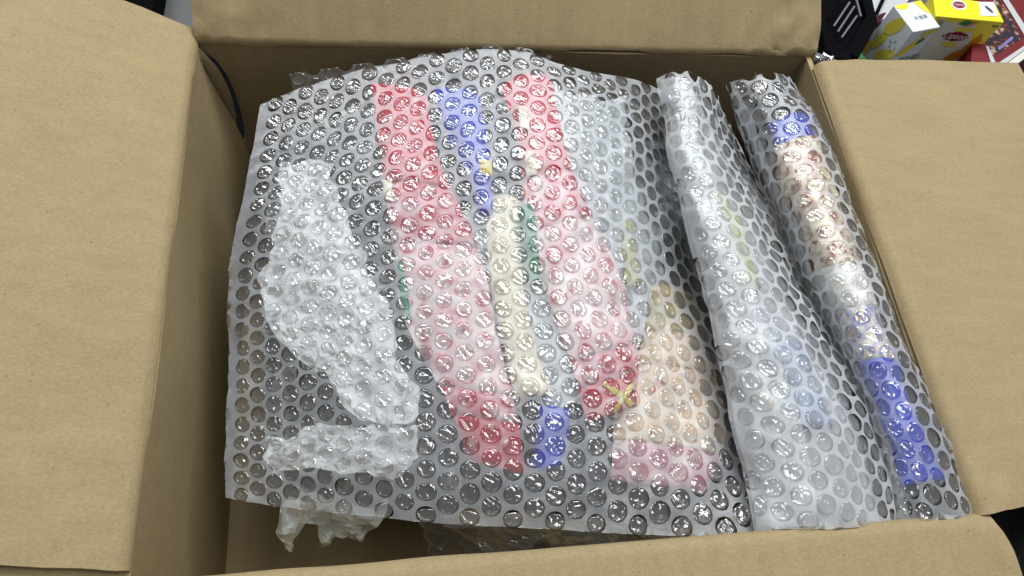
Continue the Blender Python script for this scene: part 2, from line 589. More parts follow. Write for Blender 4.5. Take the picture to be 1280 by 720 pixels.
e4 = flap_edge((X1, Y1, 0), (0, 1, 0), (1, 0, 0), A_R, [(1018, 84), (1028, 79), (1060, 78), (1150, 78), (1260, 80), (1280, 83), (1340, 90)])
side('right_wall', 'right_flap', (X1, Y0, 0), (X1, Y1, 0), (-1, 0, 0), A_R, 0.22, M_CARD_Y, edge_a=e3, edge_b=e4, bow=0.002, seed=3.0, nseg=90, crumple=0.003)
e5 = flap_edge((X1, Y0, 0), (1, 0, 0), (0, -1, 0), A_F, [(1236, 650), (1248, 660), (1256, 680), (1272, 720), (1284, 750)])
side('front_wall', 'front_flap', (X0, Y0, 0), (X1, Y0, 0), (0, 1, 0), A_F, 0.12, M_CARD, edge_a=lambda d: -0.002, edge_b=e5, bow=0.002, seed=4.0, nseg=120, crumple=0.004)

# torn glue tab in the back left corner: a bowed strip standing off the two walls
rows = []
for t in np.linspace(0, 1, 22):
    zz = -0.003 - 0.15 * t
    xr = float(np.interp(-zz, [0, .01, .026, .05, .075, .10, .16], [-.2035, -.1985, -.1925, -.1895, -.1905, -.1945, -.2005]))
    rows.append([Vector((X0 + 0.0012 + (xr - X0 - 0.0012) * s, Y1 - 0.0085 + 0.0025 * s - 0.0012 * math.sin(math.pi * s), zz)) for s in np.linspace(0, 1, 6)])
panel('glue_tab', rows, M_CARD, th=0.002, flip=True)
# lower ply seen past the front end of the left flap
rows = []
for b in np.linspace(0.0, 0.19, 10):
    base = Vector((X0, 0, 0)) + Vector((-math.cos(A_L), 0, math.sin(A_L))) * b + Vector((0, 0, -0.0075))
    rows.append([Vector((base.x, y, base.z + wob((base.x, y, 0), 0.002, 20, 6))) for y in np.linspace(Y0 + 0.03, Y0 - 0.06, 8)])
panel('under_flap', rows, M_CARD_Y, th=0.003)
# bare corrugation seen on the torn end of the left wall
vs, fs = [], []
nz_ = 18
for k in range(nz_):
    zz = -0.008 - 0.020 * k / (nz_ - 1)
    dy = 0.0012 if k % 2 else 0.0
    for xx in (0.0008, 0.0036 - 0.0008 * math.sin(k * 1.7)):
        vs.append(Vector((X0 + xx + 0.0008, Y1 - 0.0108 - dy, zz)))
fs = [(2 * k, 2 * k + 1, 2 * k + 3, 2 * k + 2) for k in range(nz_ - 1)]
o = child_mesh(box, 'corrugation', vs, fs, M_CARD_EDGE)
solid(o, 0.0004)


# ------------------------------------------------------------------ bubble wrap
PITCH = 0.0133
COLSP = PITCH * math.sqrt(3) / 2
RAD = PITCH * 0.412


class Sheet:
    def __init__(self, rows, seed, wrinkle=0.0012, crease=0.0):
        P = np.array([[list(at(*p)) for p in r] for r in rows])
        nv, nu = P.shape[:2]
        cu = np.concatenate([[0], np.cumsum(np.linalg.norm(np.diff(P, axis=1), axis=2).mean(0))])
        cv = np.concatenate([[0], np.cumsum(np.linalg.norm(np.diff(P, axis=0), axis=2).mean(1))])
        self.N = 240
        qu, qv = np.linspace(0, cu[-1], self.N), np.linspace(0, cv[-1], self.N)
        lin = lambda p: np.stack([np.interp(qu, cu, p[:, k]) for k in range(3)], -1)
        G = np.array([spline(cu, P[j], qu) * (1 - crease) + lin(P[j]) * crease for j in range(nv)])
        G = np.array([spline(cv, G[:, i], qv) for i in range(self.N)]).transpose(1, 0, 2)
        self.G = G
        self.W, self.H = cu[-1], cv[-1]
        self.seed, self.wr = seed, wrinkle
        w = (G - np.array(CAM_LOC)) @ np.array(CAM_R)
        self.pix = np.stack([640 + FPX * w[..., 0] / -w[..., 2], 360 - FPX * w[..., 1] / -w[..., 2]], -1)

    def _raw(self, u, v):
        n = self.N - 1
        x = min(max(u / self.W, 0), 1) * n
        y = min(max(v / self.H, 0), 1) * n
        i, j = min(int(x), n - 1), min(int(y), n - 1)
        fx, fy = x - i, y - j
        G = self.G
        p = (G[j, i] * (1 - fx) + G[j, i + 1] * fx) * (1 - fy) + (G[j + 1, i] * (1 - fx) + G[j + 1, i + 1] * fx) * fy
        return Vector(p)

    def frame(self, u, v, e=0.003):
        u = min(max(u, e), self.W - e)
        v = min(max(v, e), self.H - e)
        du = (self._raw(u + e, v) - self._raw(u - e, v)) / (2 * e)
        dv = (self._raw(u, v - e) - self._raw(u, v + e)) / (2 * e)
        n = du.cross(dv).normalized()
        return du, dv, n

    def at(self, u, v, down=0.0):
        n = self.frame(u, v)[2]
        p = self._raw(u, v)
        k = fbm((u, v, 0), 42, self.seed, 3) * self.wr + fbm((u, v, 3), 130, self.seed, 2) * self.wr * 0.35
        return p + n * (k - down)

    def uv_of(self, px, py):
        d = (self.pix[..., 0] - px) ** 2 + (self.pix[..., 1] - py) ** 2
        j, i = np.unravel_index(np.argmin(d), d.shape)
        return i / (self.N - 1) * self.W, j / (self.N - 1) * self.H


def bubble_template(seed):
    rnd = random.Random(seed)
    n = 12
    vs, fs = [], []
    rings_top = [(1.0, 0.0), (0.72, -0.05), (0.36, 0.03)]
    rings_bot = [(0.94, -0.16), (0.76, -0.34), (0.40, -0.43)]
    for (r, z) in rings_top:
        for k in range(n):
            t = 2 * math.pi * k / n
            rr = r if r == 1.0 else r * (1 + rnd.uniform(-0.08, 0.08))
            vs.append((rr * math.cos(t), rr * math.sin(t), z + (0 if r == 1.0 else rnd.uniform(-0.05, 0.05))))
    vs.append((0, 0, rnd.uniform(-0.05, 0.05)))
    for (r, z) in rings_bot:
        for k in range(n):
            t = 2 * math.pi * k / n
            vs.append((r * math.cos(t) * (1 + rnd.uniform(-0.03, 0.03)), r * math.sin(t), z))
    vs.append((0, 0, -0.45))
    T0, C0, B0, CB = 0, 3 * n, 3 * n + 1, 6 * n + 1
    for q in range(2):
        for k in range(n):
            k2 = (k + 1) % n
            fs.append((T0 + q * n + k, T0 + q * n + k2, T0 + (q + 1) * n + k2, T0 + (q + 1) * n + k))
    fs += [(T0 + 2 * n + k, T0 + 2 * n + (k + 1) % n, C0) for k in range(n)]
    fs += [(k, B0 + k, B0 + (k + 1) % n, (k + 1) % n) for k in range(n)]
    for q in range(2):
        for k in range(n):
            k2 = (k + 1) % n
            fs.append((B0 + q * n + k, B0 + (q + 1) * n + k, B0 + (q + 1) * n + k2, B0 + q * n + k2))
    fs += [(B0 + 2 * n + k, CB, B0 + 2 * n + (k + 1) % n) for k in range(n)]
    return vs, fs


TEMPL = [bubble_template(s) for s in range(12)]


def bubble_meshes(mat):
    out = []
    for vs, fs in TEMPL:
        me = bpy.data.meshes.new('bubble')
        me.from_pydata(vs, [], fs)
        me.materials.append(mat)
        me.materials.append(M_WALL)
        me.polygons.foreach_set('material_index', [0 if i < 36 else 1 for i in range(len(fs))])
        me.polygons.foreach_set('use_smooth', [True] * len(fs))
        out.append(me)
    return out


BUB_CLEAR = bubble_meshes(M_BUBBLE)
BUB_MILKY = bubble_meshes(M_BUBBLE_B)


def cell_shape(u, v):
    a = noise.noise(Vector((u * 171.3, v * 171.3, 3.1)))
    b = noise.noise(Vector((u * 171.3, v * 171.3, 17.7)))
    c = noise.noise(Vector((u * 13, v * 13, 5.0)))
    k = 1 + 0.10 * a + 0.06 * c
    return RAD * k * (1 + 0.09 * b), RAD * k * (1 - 0.09 * b)


def lattice(sh, u0, u1, v0, v1, phase=0.0, turn=0.0):
    """bubble centres of a hexagonal lattice, its columns turned by 'turn' from the sheet's length"""
    out = []
    ca, sa = math.cos(turn), math.sin(turn)
    cu, cv = (u0 + u1) / 2, (v0 + v1) / 2
    R_ = math.hypot(u1 - u0, v1 - v0) / 2 + PITCH * 2
    nc, nr = int(R_ / COLSP) + 1, int(R_ / PITCH) + 1
    for i in range(-nc, nc + 1):
        for j in range(-nr, nr + 1):
            a, b = (i + 0.35) * COLSP, (j + phase + (0.5 if i % 2 else 0.0)) * PITCH
            out.append((cu + a * ca - b * sa, cv + a * sa + b * ca))
    return out


def film_mesh(name, sh, parent, mat, cells, lim, down=0.0, holes=True, sm=True, open_edges='tblr', turn=0.0):
    u0, u1, v0, v1 = lim
    vs, fs, key = [], [], {}

    def vid(u, v):
        u = min(max(u, u0), u1)
        v = min(max(v, v0), v1)
        k = (round(u * 4e4), round(v * 4e4))
        if k not in key:
            key[k] = len(vs)
            vs.append(sh.at(u, v, down))
        return key[k]
    for (u, v) in cells:
        if u < u0 - PITCH * 0.6 or u > u1 + PITCH * 0.6 or v < v0 - PITCH * 0.6 or v > v1 + PITCH * 0.6:
            continue
        cin, hexa = [], []
        ru, rv = cell_shape(u, v)
        for k in range(12):
            t = math.radians(30 * k) + turn
            rh = PITCH / math.sqrt(3) if k % 2 == 0 else PITCH / 2
            hexa.append(vid(u + rh * math.cos(t), v + rh * math.sin(t)))
            cin.append(vid(u + ru * math.cos(t), v + rv * math.sin(t)))
        for k in range(12):
            k2 = (k + 1) % 12
            f = [cin[k], hexa[k], hexa[k2], cin[k2]]
            f = [x for n_, x in enumerate(f) if x not in f[:n_]]
            if len(f) > 2:
                fs.append(tuple(f[::-1]))
        cut = ''
        if u - u0 < RAD * 0.55:
            cut = 'l'
        elif u1 - u < RAD * 0.55:
            cut = 'r'
        elif v - v0 < RAD * 0.55:
            cut = 't'
        elif v1 - v < RAD * 0.55:
            cut = 'b'
        if not holes or (cut and cut not in open_edges):
            f = []
            for x in cin:
                if x not in f:
                    f.append(x)
            if len(f) > 2:
                fs.append(tuple(f[::-1]))
    return child_mesh(parent, name, vs, fs, mat, sm)


def put_bubbles(sh, parent, cells, lim, most=300, down=0.0, low=False, meshes=None):
    u0, u1, v0, v1 = lim
    cand = []
    for (u, v) in cells:
        if u < u0 + RAD * 0.55 or u > u1 - RAD * 0.55 or v < v0 + RAD * 0.55 or v > v1 - RAD * 0.55:
            continue
        p = sh.at(u, v, down)
        cand.append(((p - CAM_LOC).length, u, v, p))
    cand.sort(key=lambda c: c[0])
    rnd = random.Random(sh.seed)
    jv, jf = [], []
    off = Vector(parent.location)
    for k, (dist, u, v, p) in enumerate(cand):
        du, dv, n = sh.frame(u, v)
        # clip a bubble that the cut edge passes through
        su = min(1.0, (u - u0) / RAD, (u1 - u) / RAD)
        sv = min(1.0, (v - v0) / RAD, (v1 - v) / RAD)
        x = du.normalized()
        y = n.cross(x).normalized()
        rot = Matrix((x, y, n)).transposed().to_4x4()
        lu, lv = min(1.12, du.length), min(1.12, dv.length)
        ru, rv = cell_shape(u, v)
        hh = rnd.uniform(0.72, 1.0)
        M = Matrix.Translation(p - off) @ rot @ Matrix.Diagonal((ru * 0.995 * lu * su, rv * 0.995 * lv * sv, RAD * hh, 1)) @ Matrix.Rotation(math.radians(30 * rnd.randrange(12)), 4, 'Z')
        t = rnd.randrange(len(TEMPL))
        if k < most and not low:
            link(bpy.data.objects.new('bubble', (meshes or BUB_CLEAR)[t]), parent).matrix_local = M
        else:
            b = len(jv)
            jv += [M @ Vector(q) for q in TEMPL[t][0]]
            jf += [tuple(b + i for i in f) for f in TEMPL[t][1]]
    if jv:
        nb = len(TEMPL[0][1])
        o = mesh_obj('bubble_layer', jv, jf, None, parent, True, mats=[M_BUBBLE_LOW if low else M_BUBBLE, M_WALL], fmat=[0 if i % nb < 36 else 1 for i in range(len(jf))])
        o['kind'] = 'stuff'


A = Sheet([
    [(325, 130, .008), (408, 100, .013), (488, 80, .020), (568, 66, .027), (645, 63, .030), (718, 84, .026), (774, 96, .014), (824, 110, -.004), (851, 127, -.030)],
    [(313, 203, -.004), (403, 181, .009), (484, 160, .020), (565, 144, .026), (645, 137, .029), (722, 143, .026), (782, 155, .012), (820, 169, -.008), (843, 187, -.036)],
    [(298, 278, -.018), (388, 260, .001), (474, 244, .015), (558, 234, .022), (640, 226, .025), (720, 226, .023), (784, 232, .010), (829, 242, -.010), (856, 256, -.036)],
    [(286, 362, -.035), (372, 354, -.009), (466, 341, .007), (556, 332, .014), (643, 325, .017), (722, 325, .015), (792, 325, .006), (840, 330, -.012), (880, 340, -.036)],
    [(284, 450, -.045), (370, 445, -.020), (460, 435, -.002), (555, 430, .006), (650, 430, .009), (740, 430, .007), (815, 430, -.001), (870, 432, -.012), (920, 440, -.030)],
    [(282, 540, -.050), (370, 540, -.029), (460, 540, -.012), (560, 540, -.003), (660, 540, .000), (755, 540, -.002), (840, 540, -.008), (900, 540, -.015), (955, 545, -.025)],
    [(281, 622, -.056), (370, 636, -.040), (460, 645, -.026), (560, 655, -.018), (660, 660, -.014), (755, 666, -.014), (850, 670, -.014), (940, 674, -.014), (990, 678, -.018)],
], 1.3, 0.0020)
B = Sheet([
    [(822, 98, .012), (838, 90, .026), (862, 91, .028), (884, 102, .020), (900, 130, -.005), (912, 160, -.030)],
    [(834, 172, .012), (850, 168, .024), (875, 170, .026), (900, 180, .012), (922, 195, -.015), (935, 207, -.040)],
    [(850, 264, .010), (872, 262, .023), (905, 265, .025), (935, 270, .013), (962, 280, -.012), (985, 291, -.035)],
    [(874, 352, .006), (896, 350, .018), (935, 352, .022), (970, 358, .014), (1000, 365, -.006), (1022, 373, -.030)],
    [(896, 446, .002), (920, 445, .013), (965, 447, .018), (1010, 450, .014), (1045, 455, .000), (1070, 463, -.022)],
    [(918, 546, -.004), (945, 545, .006), (995, 547, .013), (1045, 548, .011), (1085, 550, .002), (1107, 555, -.014)],
    [(944, 672, -.008), (968, 662, .000), (1010, 662, .003), (1060, 660, .003), (1105, 655, -.002), (1128, 655, -.010)],
], 5.1, 0.0026, 0.65)
Cc = Sheet([
    [(906, 110, .000), (914, 102, .018), (938, 96, .026), (962, 91, .028), (984, 92, .022), (994, 104, .006)],
    [(944, 212, -.030), (950, 190, .006), (972, 180, .022), (1002, 172, .027), (1031, 175, .020), (1042, 188, .000)],
    [(975, 290, -.035), (986, 275, .002), (1007, 262, .020), (1037, 256, .025), (1063, 260, .017), (1073, 274, -.002)],
    [(1012, 375, -.030), (1021, 362, .000), (1041, 352, .017), (1069, 345, .022), (1097, 349, .014), (1107, 362, -.004)],
    [(1056, 465, -.024), (1063, 453, .000), (1082, 446, .012), (1108, 440, .018), (1134, 441, .011), (1144, 453, -.005)],
    [(1094, 558, -.016), (1103, 553, .000), (1123, 548, .009), (1148, 545, .013), (1177, 543, .007), (1187, 551, -.006)],
    [(1122, 657, -.010), (1136, 653, -.002), (1160, 651, .003), (1185, 649, .003), (1208, 646, .000), (1222, 641, -.008)],
], 9.7, 0.0022, 0.5)


def wrap(sh, label, down_sheet, phase, mat, open_edges, turn=0.0):
    root = thing('bubble_wrap', label, 'bubble wrap', tuple(sh._raw(sh.W / 2, sh.H / 2) - Vector((0, 0, 0.04))), None)
    lim = (0, sh.W, 0, sh.H)
    cells = lattice(sh, 0, sh.W, 0, sh.H, phase, turn)
    film_mesh('film', sh, root, mat, cells, lim, open_edges=open_edges, turn=turn)
    put_bubbles(sh, root, cells, lim, meshes=BUB_MILKY if mat is M_FILM_B else None)
    if down_sheet:
        lo = film_mesh('lower_film', sh, root, M_FILM_LOW, lattice(sh, 0, sh.W, 0, sh.H, phase + 0.3), (sh.W * 0.03, sh.W * 0.97, 0, sh.H * 0.985), down=down_sheet)
    return root


wa = wrap(A, 'widest sheet of bubble wrap, over red, blue and cream packets, left of both folded rolls', 0.034, 0.0, M_FILM, '')
wb = wrap(B, 'milky folded bubble wrap bundle between the wide sheet and the roll with the blue packet', 0.026, 0.25, M_FILM_B, 't', -0.18)
wc = wrap(Cc, 'narrow rolled bubble wrap bundle beside the right wall, blue packet showing inside', 0.022, 0.1, M_FILM, 'tr', -0.22)

# folded layers that make the left lip of the second and third bundles milky
for sh, root, w, d in ((B, wb, 0.026, 0.0036), (B, wb, 0.040, 0.0052), (Cc, wc, 0.026, 0.0036), (B, wb, B.W, 0.013)):
    film_mesh('folded_layer', sh, root, M_FILM_FOLD, lattice(sh, 0, w, 0, sh.H, 0.6), (0.0006, w, 0.001, sh.H - 0.001), down=d, holes=False)

# under layer of the wide sheet that pokes out behind it
AB = Sheet([
    [(362, 92, -.010), (420, 84, -.002), (500, 72, .006), (580, 60, .014), (640, 57, .020), (690, 70, .016)],
    [(366, 108, -.016), (424, 100, -.008), (502, 90, .000), (582, 82, .006), (642, 80, .012), (692, 92, .008)],
    [(372, 135, -.026), (428, 128, -.020), (506, 118, -.012), (586, 110, -.006), (644, 108, -.002), (694, 118, -.006)],
], 3.3, 0.002)
lim = (0, AB.W, 0, AB.H)
cl = lattice(AB, 0, AB.W, 0, AB.H, 0.4)
film_mesh('back_layer', AB, wa, M_CLEAR, cl, lim)
put_bubbles(AB, wa, cl, lim, low=True)


# ------------------------------------------------------------------ packets inside the wrap
def strip_uv(sh, left, right, n):
    Lp, Rp = resample(left, n), resample(right, n)
    return [(sh.uv_of(*l), sh.uv_of(*r)) for l, r in zip(Lp, Rp)]


def pillow(sh, lr, depth, thick, name, mat, parent, nu=9, wr=0.0008, seed=0.0):
    """closed flat pouch that follows the film, 'depth' below it"""
    nv = len(lr)
    top, bot = [], []
    for j, ((ul, vl), (ur, vr)) in enumerate(lr):
        for i in range(nu):
            s = i / (nu - 1)
            u, v = ul + (ur - ul) * s, vl + (vr - vl) * s
            e = min(s, 1 - s) * 2
            prof = math.sqrt(max(0.0, min(1.0, e * 1.6)))
            w = fbm((u, v, 9), 90, seed, 2) * wr
            p = sh.at(u, v, depth)
            n = sh.frame(u, v)[2]
            top.append(p + n * (w - thick * 0.5 * (1 - prof)))
            bot.append(p - n * (thick * (0.5 + 0.5 * prof)))
    vs = top + bot
    N = nu * nv
    fs = [f[::-1] for f in grid_faces(nu, nv)] + [tuple(N + i for i in f) for f in grid_faces(nu, nv)]
    ring = [i for i in range(nu)] + [j * nu + nu - 1 for j in range(1, nv)] + [(nv - 1) * nu + i for i in range(nu - 2, -1, -1)] + [j * nu for j in range(nv - 2, 0, -1)]
    for k in range(len(ring)):
        a, b = ring[k], ring[(k + 1) % len(ring)]
        fs.append((a, b, N + b, N + a))
    return child_mesh(parent, name, vs, fs, mat, True)


PGROUP = None


def packet(sh, label, left, right, segs, depth=0.0058, thick=0.012, n=40, seed=0.0, name='packet', skew=0):
    lr = strip_uv(sh, left, right, n + abs(skew))
    lr = [(lr[j + max(0, -skew)][0], lr[j + max(0, skew)][1]) for j in range(n)]
    c = sh.at(*lr[n // 2][0], depth + thick)
    root = thing(name, label, 'packet', tuple(c))
    for (t0, t1, pname, mat) in segs:
        j0, j1 = int(round(t0 * (n - 1))), int(round(t1 * (n - 1)))
        pillow(sh, lr[j0:j1 + 1], depth, thick, pname, mat, root, seed=seed)
    return root


p1 = packet(A, 'long packet with red ends and pink blotted white middle, beside the white tissue',
            [(460, 92), (472, 200), (486, 300), (504, 400), (548, 480), (586, 590)],
            [(528, 92), (552, 200), (598, 300), (620, 400), (640, 480), (662, 595)],
            [(0, .26, 'red_end', M_RED), (.26, .41, 'blotted_band', M_REDPINK), (.41, .80, 'printed_body', M_PINKW), (.80, .87, 'blotted_band', M_REDPINK), (.87, 1, 'red_end', M_RED)], seed=1, skew=1)
p2 = packet(A, 'long packet with red ends and yellow ribbon mark, right of the cream packet',
            [(618, 72), (646, 150), (660, 250), (684, 350), (722, 450), (742, 526)],
            [(696, 84), (714, 170), (752, 260), (794, 350), (810, 440), (808, 524)],
            [(0, .28, 'red_end', M_RED), (.28, .43, 'blotted_band', M_REDPINK), (.43, .82, 'printed_body', M_PINKW), (.82, .89, 'blotted_band', M_REDPINK), (.89, 1, 'red_end', M_RED)], seed=2, skew=-2)
p3 = packet(A, 'small blue packet between the two red ended packets near the back',
            [(540, 100), (560, 160), (588, 210), (598, 258)], [(600, 105), (612, 170), (618, 220), (619, 262)],
            [(0, 1, 'printed_body', M_BLUE)], n=24, seed=3)
p4 = packet(A, 'cream coloured packet lying between the two red ended packets',
            [(612, 238), (612, 330), (626, 400), (646, 492)], [(650, 238), (656, 330), (668, 400), (697, 490)],
            [(0, 1, 'printed_body', M_CREAM)], n=30, seed=4)
p5 = packet(A, 'short blue packet near the front, below the cream packet',
            [(676, 505), (672, 545), (666, 590)], [(722, 510), (716, 545), (708, 580)],
            [(0, 1, 'printed_body', M_BLUE)], n=14, seed=5)
p6 = packet(A, 'narrow green packet edge beside the top of the cream packet',
            [(654, 250), (660, 300), (664, 345)], [(672, 250), (677, 300), (682, 345)],
            [(0, 1, 'printed_body', M_GREEN)], n=12, seed=6)
p7 = packet(A, 'thin green packet edge against the left side of the red ended packet',
            [(488, 322), (494, 360), (500, 396)], [(504, 322), (510, 360), (514, 396)],
            [(0, 1, 'printed_body', M_GREEN)], n=12, seed=7, depth=0.0075)
p8 = packet(A, 'peach and mauve packet under the wide sheet by the milky fold',
            [(832, 345), (818, 420), (790, 480), (776, 560), (772, 614)], [(890, 350), (906, 430), (922, 500), (918, 565), (893, 612)],
            [(0, .22, 'tan_end', M_TAN), (.22, .42, 'blotted_band', M_TANPEACH), (.42, .8, 'printed_body', M_PEACH), (.8, 1, 'mauve_end', M_MAUVE)], seed=8, skew=2, depth=0.007)
p9 = packet(A, 'slim olive packet edge left of the milky folded wrap',
            [(792, 270), (797, 310), (800, 348)], [(806, 270), (812, 310), (818, 348)],
            [(0, 1, 'printed_body', M_OLIVE)], n=12, seed=9, depth=0.008)
# printed extras on two packets
lr = strip_uv(A, [(757, 478), (795, 506)], [(763, 473), (800, 500)], 6)
pillow(A, lr, 0.0050, 0.0016, 'yellow_ribbon', M_YELLOW, p2, nu=4)
lr = strip_uv(A, [(796, 474), (770, 512)], [(801, 478), (776, 516)], 6)
pillow(A, lr, 0.0048, 0.0016, 'yellow_ribbon', M_YELLOW, p2, nu=4)
lr = strip_uv(A, [(599, 196), (603, 214)], [(614, 196), (617, 214)], 5)
pillow(A, lr, 0.0050, 0.0016, 'yellow_spot', M_YELLOW, p3, nu=5)
for (a, b) in (((474, 222), (478, 246)), ((648, 128), (652, 156)), ((656, 184), (660, 214))):
    lr = strip_uv(A, [a, b], [(a[0] + 13, a[1]), (b[0] + 13, b[1])], 8)
    pillow(A, lr, 0.0050, 0.0016, 'cream_patch', M_CREAM, p1 if a[0] < 500 else p2, nu=4)

packet(B, 'olive packet inside the milky folded bubble wrap',
       [(884, 235), (902, 300), (920, 352)], [(922, 235), (950, 300), (968, 352)], [(0, 1, 'printed_body', M_OLIVE)], n=16, seed=11, depth=0.0055)
packet(B, 'yellow tan packet inside the milky folded bubble wrap, near its left lip',
       [(918, 425), (925, 465), (940, 515)], [(950, 425), (968, 465), (978, 515)], [(0, 1, 'printed_body', M_PEACH)], n=16, seed=12, depth=0.005)
packet(B, 'grey blue packet inside the milky folded bubble wrap, near the valley',
       [(965, 420), (985, 480), (1005, 530)], [(1020, 420), (1045, 480), (1060, 530)], [(0, 1, 'printed_body', M_GREYBLUE)], n=16, seed=13, depth=0.0055)
packet(B, 'mid grey packet filling the front of the milky folded bubble wrap',
       [(880, 140), (930, 300), (985, 450), (1000, 645)], [(900, 150), (975, 300), (1045, 450), (1105, 640)], [(0, 1, 'printed_body', M_GREYBAG)], n=30, seed=14, depth=0.018)
packet(Cc, 'long packet of blue ends and brown spotted cream middle in the right hand roll',
       [(944, 140), (958, 220), (984, 300), (1018, 390), (1048, 470), (1098, 616)],
       [(1030, 138), (1053, 215), (1082, 300), (1117, 390), (1149, 470), (1208, 614)],
       [(0, .075, 'blue_end', M_BLUE), (.075, .42, 'spotted_body', M_SPECK), (.42, .54, 'white_band', M_WHITE), (.54, .68, 'blotted_band', M_CREAMBLUE), (.68, 1, 'blue_end', M_BLUE)], n=60, seed=15, depth=0.0042, skew=-2)
packet(Cc, 'dark grey packet lying under the blue ended packet in the right hand roll',
       [(930, 110), (1000, 280), (1060, 450), (1130, 640)], [(985, 100), (1060, 270), (1130, 450), (1205, 635)], [(0, 1, 'printed_body', M_DARKBAG)], n=30, seed=16, depth=0.019, thick=0.004)


# ------------------------------------------------------------------ white sheets and bags
def crumple_one(name, label, cat, P, nu, nv, mat, amp, freq, seed):
    """a free crumpled sheet through world-space rows P, one mesh"""
    P = np.array(P, float)
    G = np.array([resample(r, nu) for r in P])
    G = np.array([resample(G[:, i], nv) for i in range(nu)]).transpose(1, 0, 2)
    c = Vector(G[nv // 2, nu // 2])
    vs = []
    for j in range(nv):
        for i in range(nu):
            p = Vector(G[j, i])
            d = Vector((fbm(p, freq, seed), fbm(p, freq, seed + 5), (0.5 - abs(fbm(p, freq, seed + 9))) * 1.6))
            vs.append(p + d * amp - c)
    o = mesh_obj(name, vs, grid_faces(nu, nv), mat)
    o.location = c
    return tag(o, label, cat)


def sheet_under(name, label, cat, sh, left, right, mat, depth, amp, n=44, nu=44, seed=0.0, freq=60):
    lr = strip_uv(sh, left, right, n)
    vs = []
    for j, ((ul, vl), (ur, vr)) in enumerate(lr):
        for i in range(nu):
            s = i / (nu - 1)
            u, v = ul + (ur - ul) * s, vl + (vr - vl) * s
            u, v = u + fbm((u, v, 11), 45, seed, 3) * 0.007, v + fbm((u, v, 21), 45, seed, 3) * 0.007
            k = (0.5 - abs(fbm((u, v, 0), freq, seed, 2))) * amp + (0.5 - abs(fbm((u, v, 5), freq * 2.6, seed, 2))) * amp * 0.4
            vs.append(sh.at(u, v, depth + amp * 0.6) + sh.frame(u, v)[2] * k)
    c = Vector(vs[len(vs) // 2])
    o = mesh_obj(name, [v - c for v in vs], [f[::-1] for f in grid_faces(nu, n)], mat)
    o.location = c
    return tag(o, label, cat)


sheet_under('tissue_paper', 'crumpled white tissue under the left half of the wide bubble wrap sheet', 'tissue paper', A,
            [(348, 195), (335, 280), (318, 345), (324, 395), (390, 462), (440, 520)], [(400, 198), (432, 280), (462, 345), (494, 415), (508, 470), (508, 520)],
            M_TISSUE, 0.0055, 0.008, seed=2.0)
sheet_under('tissue_paper', 'strip of white tissue with a dark slot above it, near the front left corner', 'tissue paper', A,
            [(325, 542), (326, 565), (330, 590)], [(515, 520), (514, 560), (500, 592)], M_TISSUE, 0.006, 0.008, seed=4.0, n=24)
sheet_under('plastic_bag', 'dark grey plastic bag spread beneath the packets of the wide sheet', 'plastic bag', A,
            [(345, 140), (335, 250), (335, 370), (470, 520), (510, 610)], [(700, 130), (715, 240), (790, 330), (850, 450), (900, 610)], M_DARKBAG, 0.021, 0.006, seed=6.0)

sheet_under('filler_sheet', 'grey blue filler sheet added under the cream packet to lighten the gaps on both its sides', 'filler sheet', A,
            [(575, 240), (590, 330), (610, 420), (640, 500)], [(680, 240), (690, 330), (720, 420), (760, 500)], M_FILLER, 0.015, 0.005, seed=12.0, n=30)  # added pale sheet, lightens the dark gaps between packets
sheet_under('filler_sheet', 'pale grey filler sheet added for folded wrap layers, against the milky fold', 'filler sheet', A,
            [(690, 90), (705, 200), (735, 260), (770, 350), (800, 420)], [(800, 112), (815, 200), (838, 270), (858, 340), (890, 420)], M_FILLER, 0.013, 0.006, seed=9.0, n=30)  # added stand-in for folded layers of wrap, lightens the inside


def rows3(rows):
    return [[list(at(*p)) for p in r] for r in rows]


crumple_one('plastic_bag', 'large dark grey sheet added deep in the box to keep light off its floor', 'plastic bag',
            [[(x, y, z) for x in (x0, -.04, .06, .16, .235)] for x0, y, z in ((-.165, .195, -.10), (-.165, .10, -.095), (-.165, 0, -.095), (-.15, -.06, -.10), (-.10, -.09, -.17))], 60, 44, M_DARKBAG, 0.009, 16, 9.0)  # made-up dark layer, blocks light that would reach the box floor
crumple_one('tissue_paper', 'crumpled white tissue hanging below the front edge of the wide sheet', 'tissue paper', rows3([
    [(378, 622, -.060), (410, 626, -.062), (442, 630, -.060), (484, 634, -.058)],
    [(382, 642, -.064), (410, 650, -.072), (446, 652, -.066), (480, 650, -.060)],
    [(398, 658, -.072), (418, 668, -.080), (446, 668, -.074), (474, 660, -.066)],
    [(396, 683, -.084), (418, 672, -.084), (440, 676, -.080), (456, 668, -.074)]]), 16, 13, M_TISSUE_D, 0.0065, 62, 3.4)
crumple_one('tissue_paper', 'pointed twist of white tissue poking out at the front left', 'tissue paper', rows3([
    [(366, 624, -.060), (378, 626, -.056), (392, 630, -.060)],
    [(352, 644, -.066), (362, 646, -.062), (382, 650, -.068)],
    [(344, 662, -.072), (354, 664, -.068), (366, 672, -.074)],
    [(356, 688, -.082), (361, 690, -.080), (365, 691, -.082)]]), 9, 11, M_TISSUE_D, 0.004, 75, 8.0)

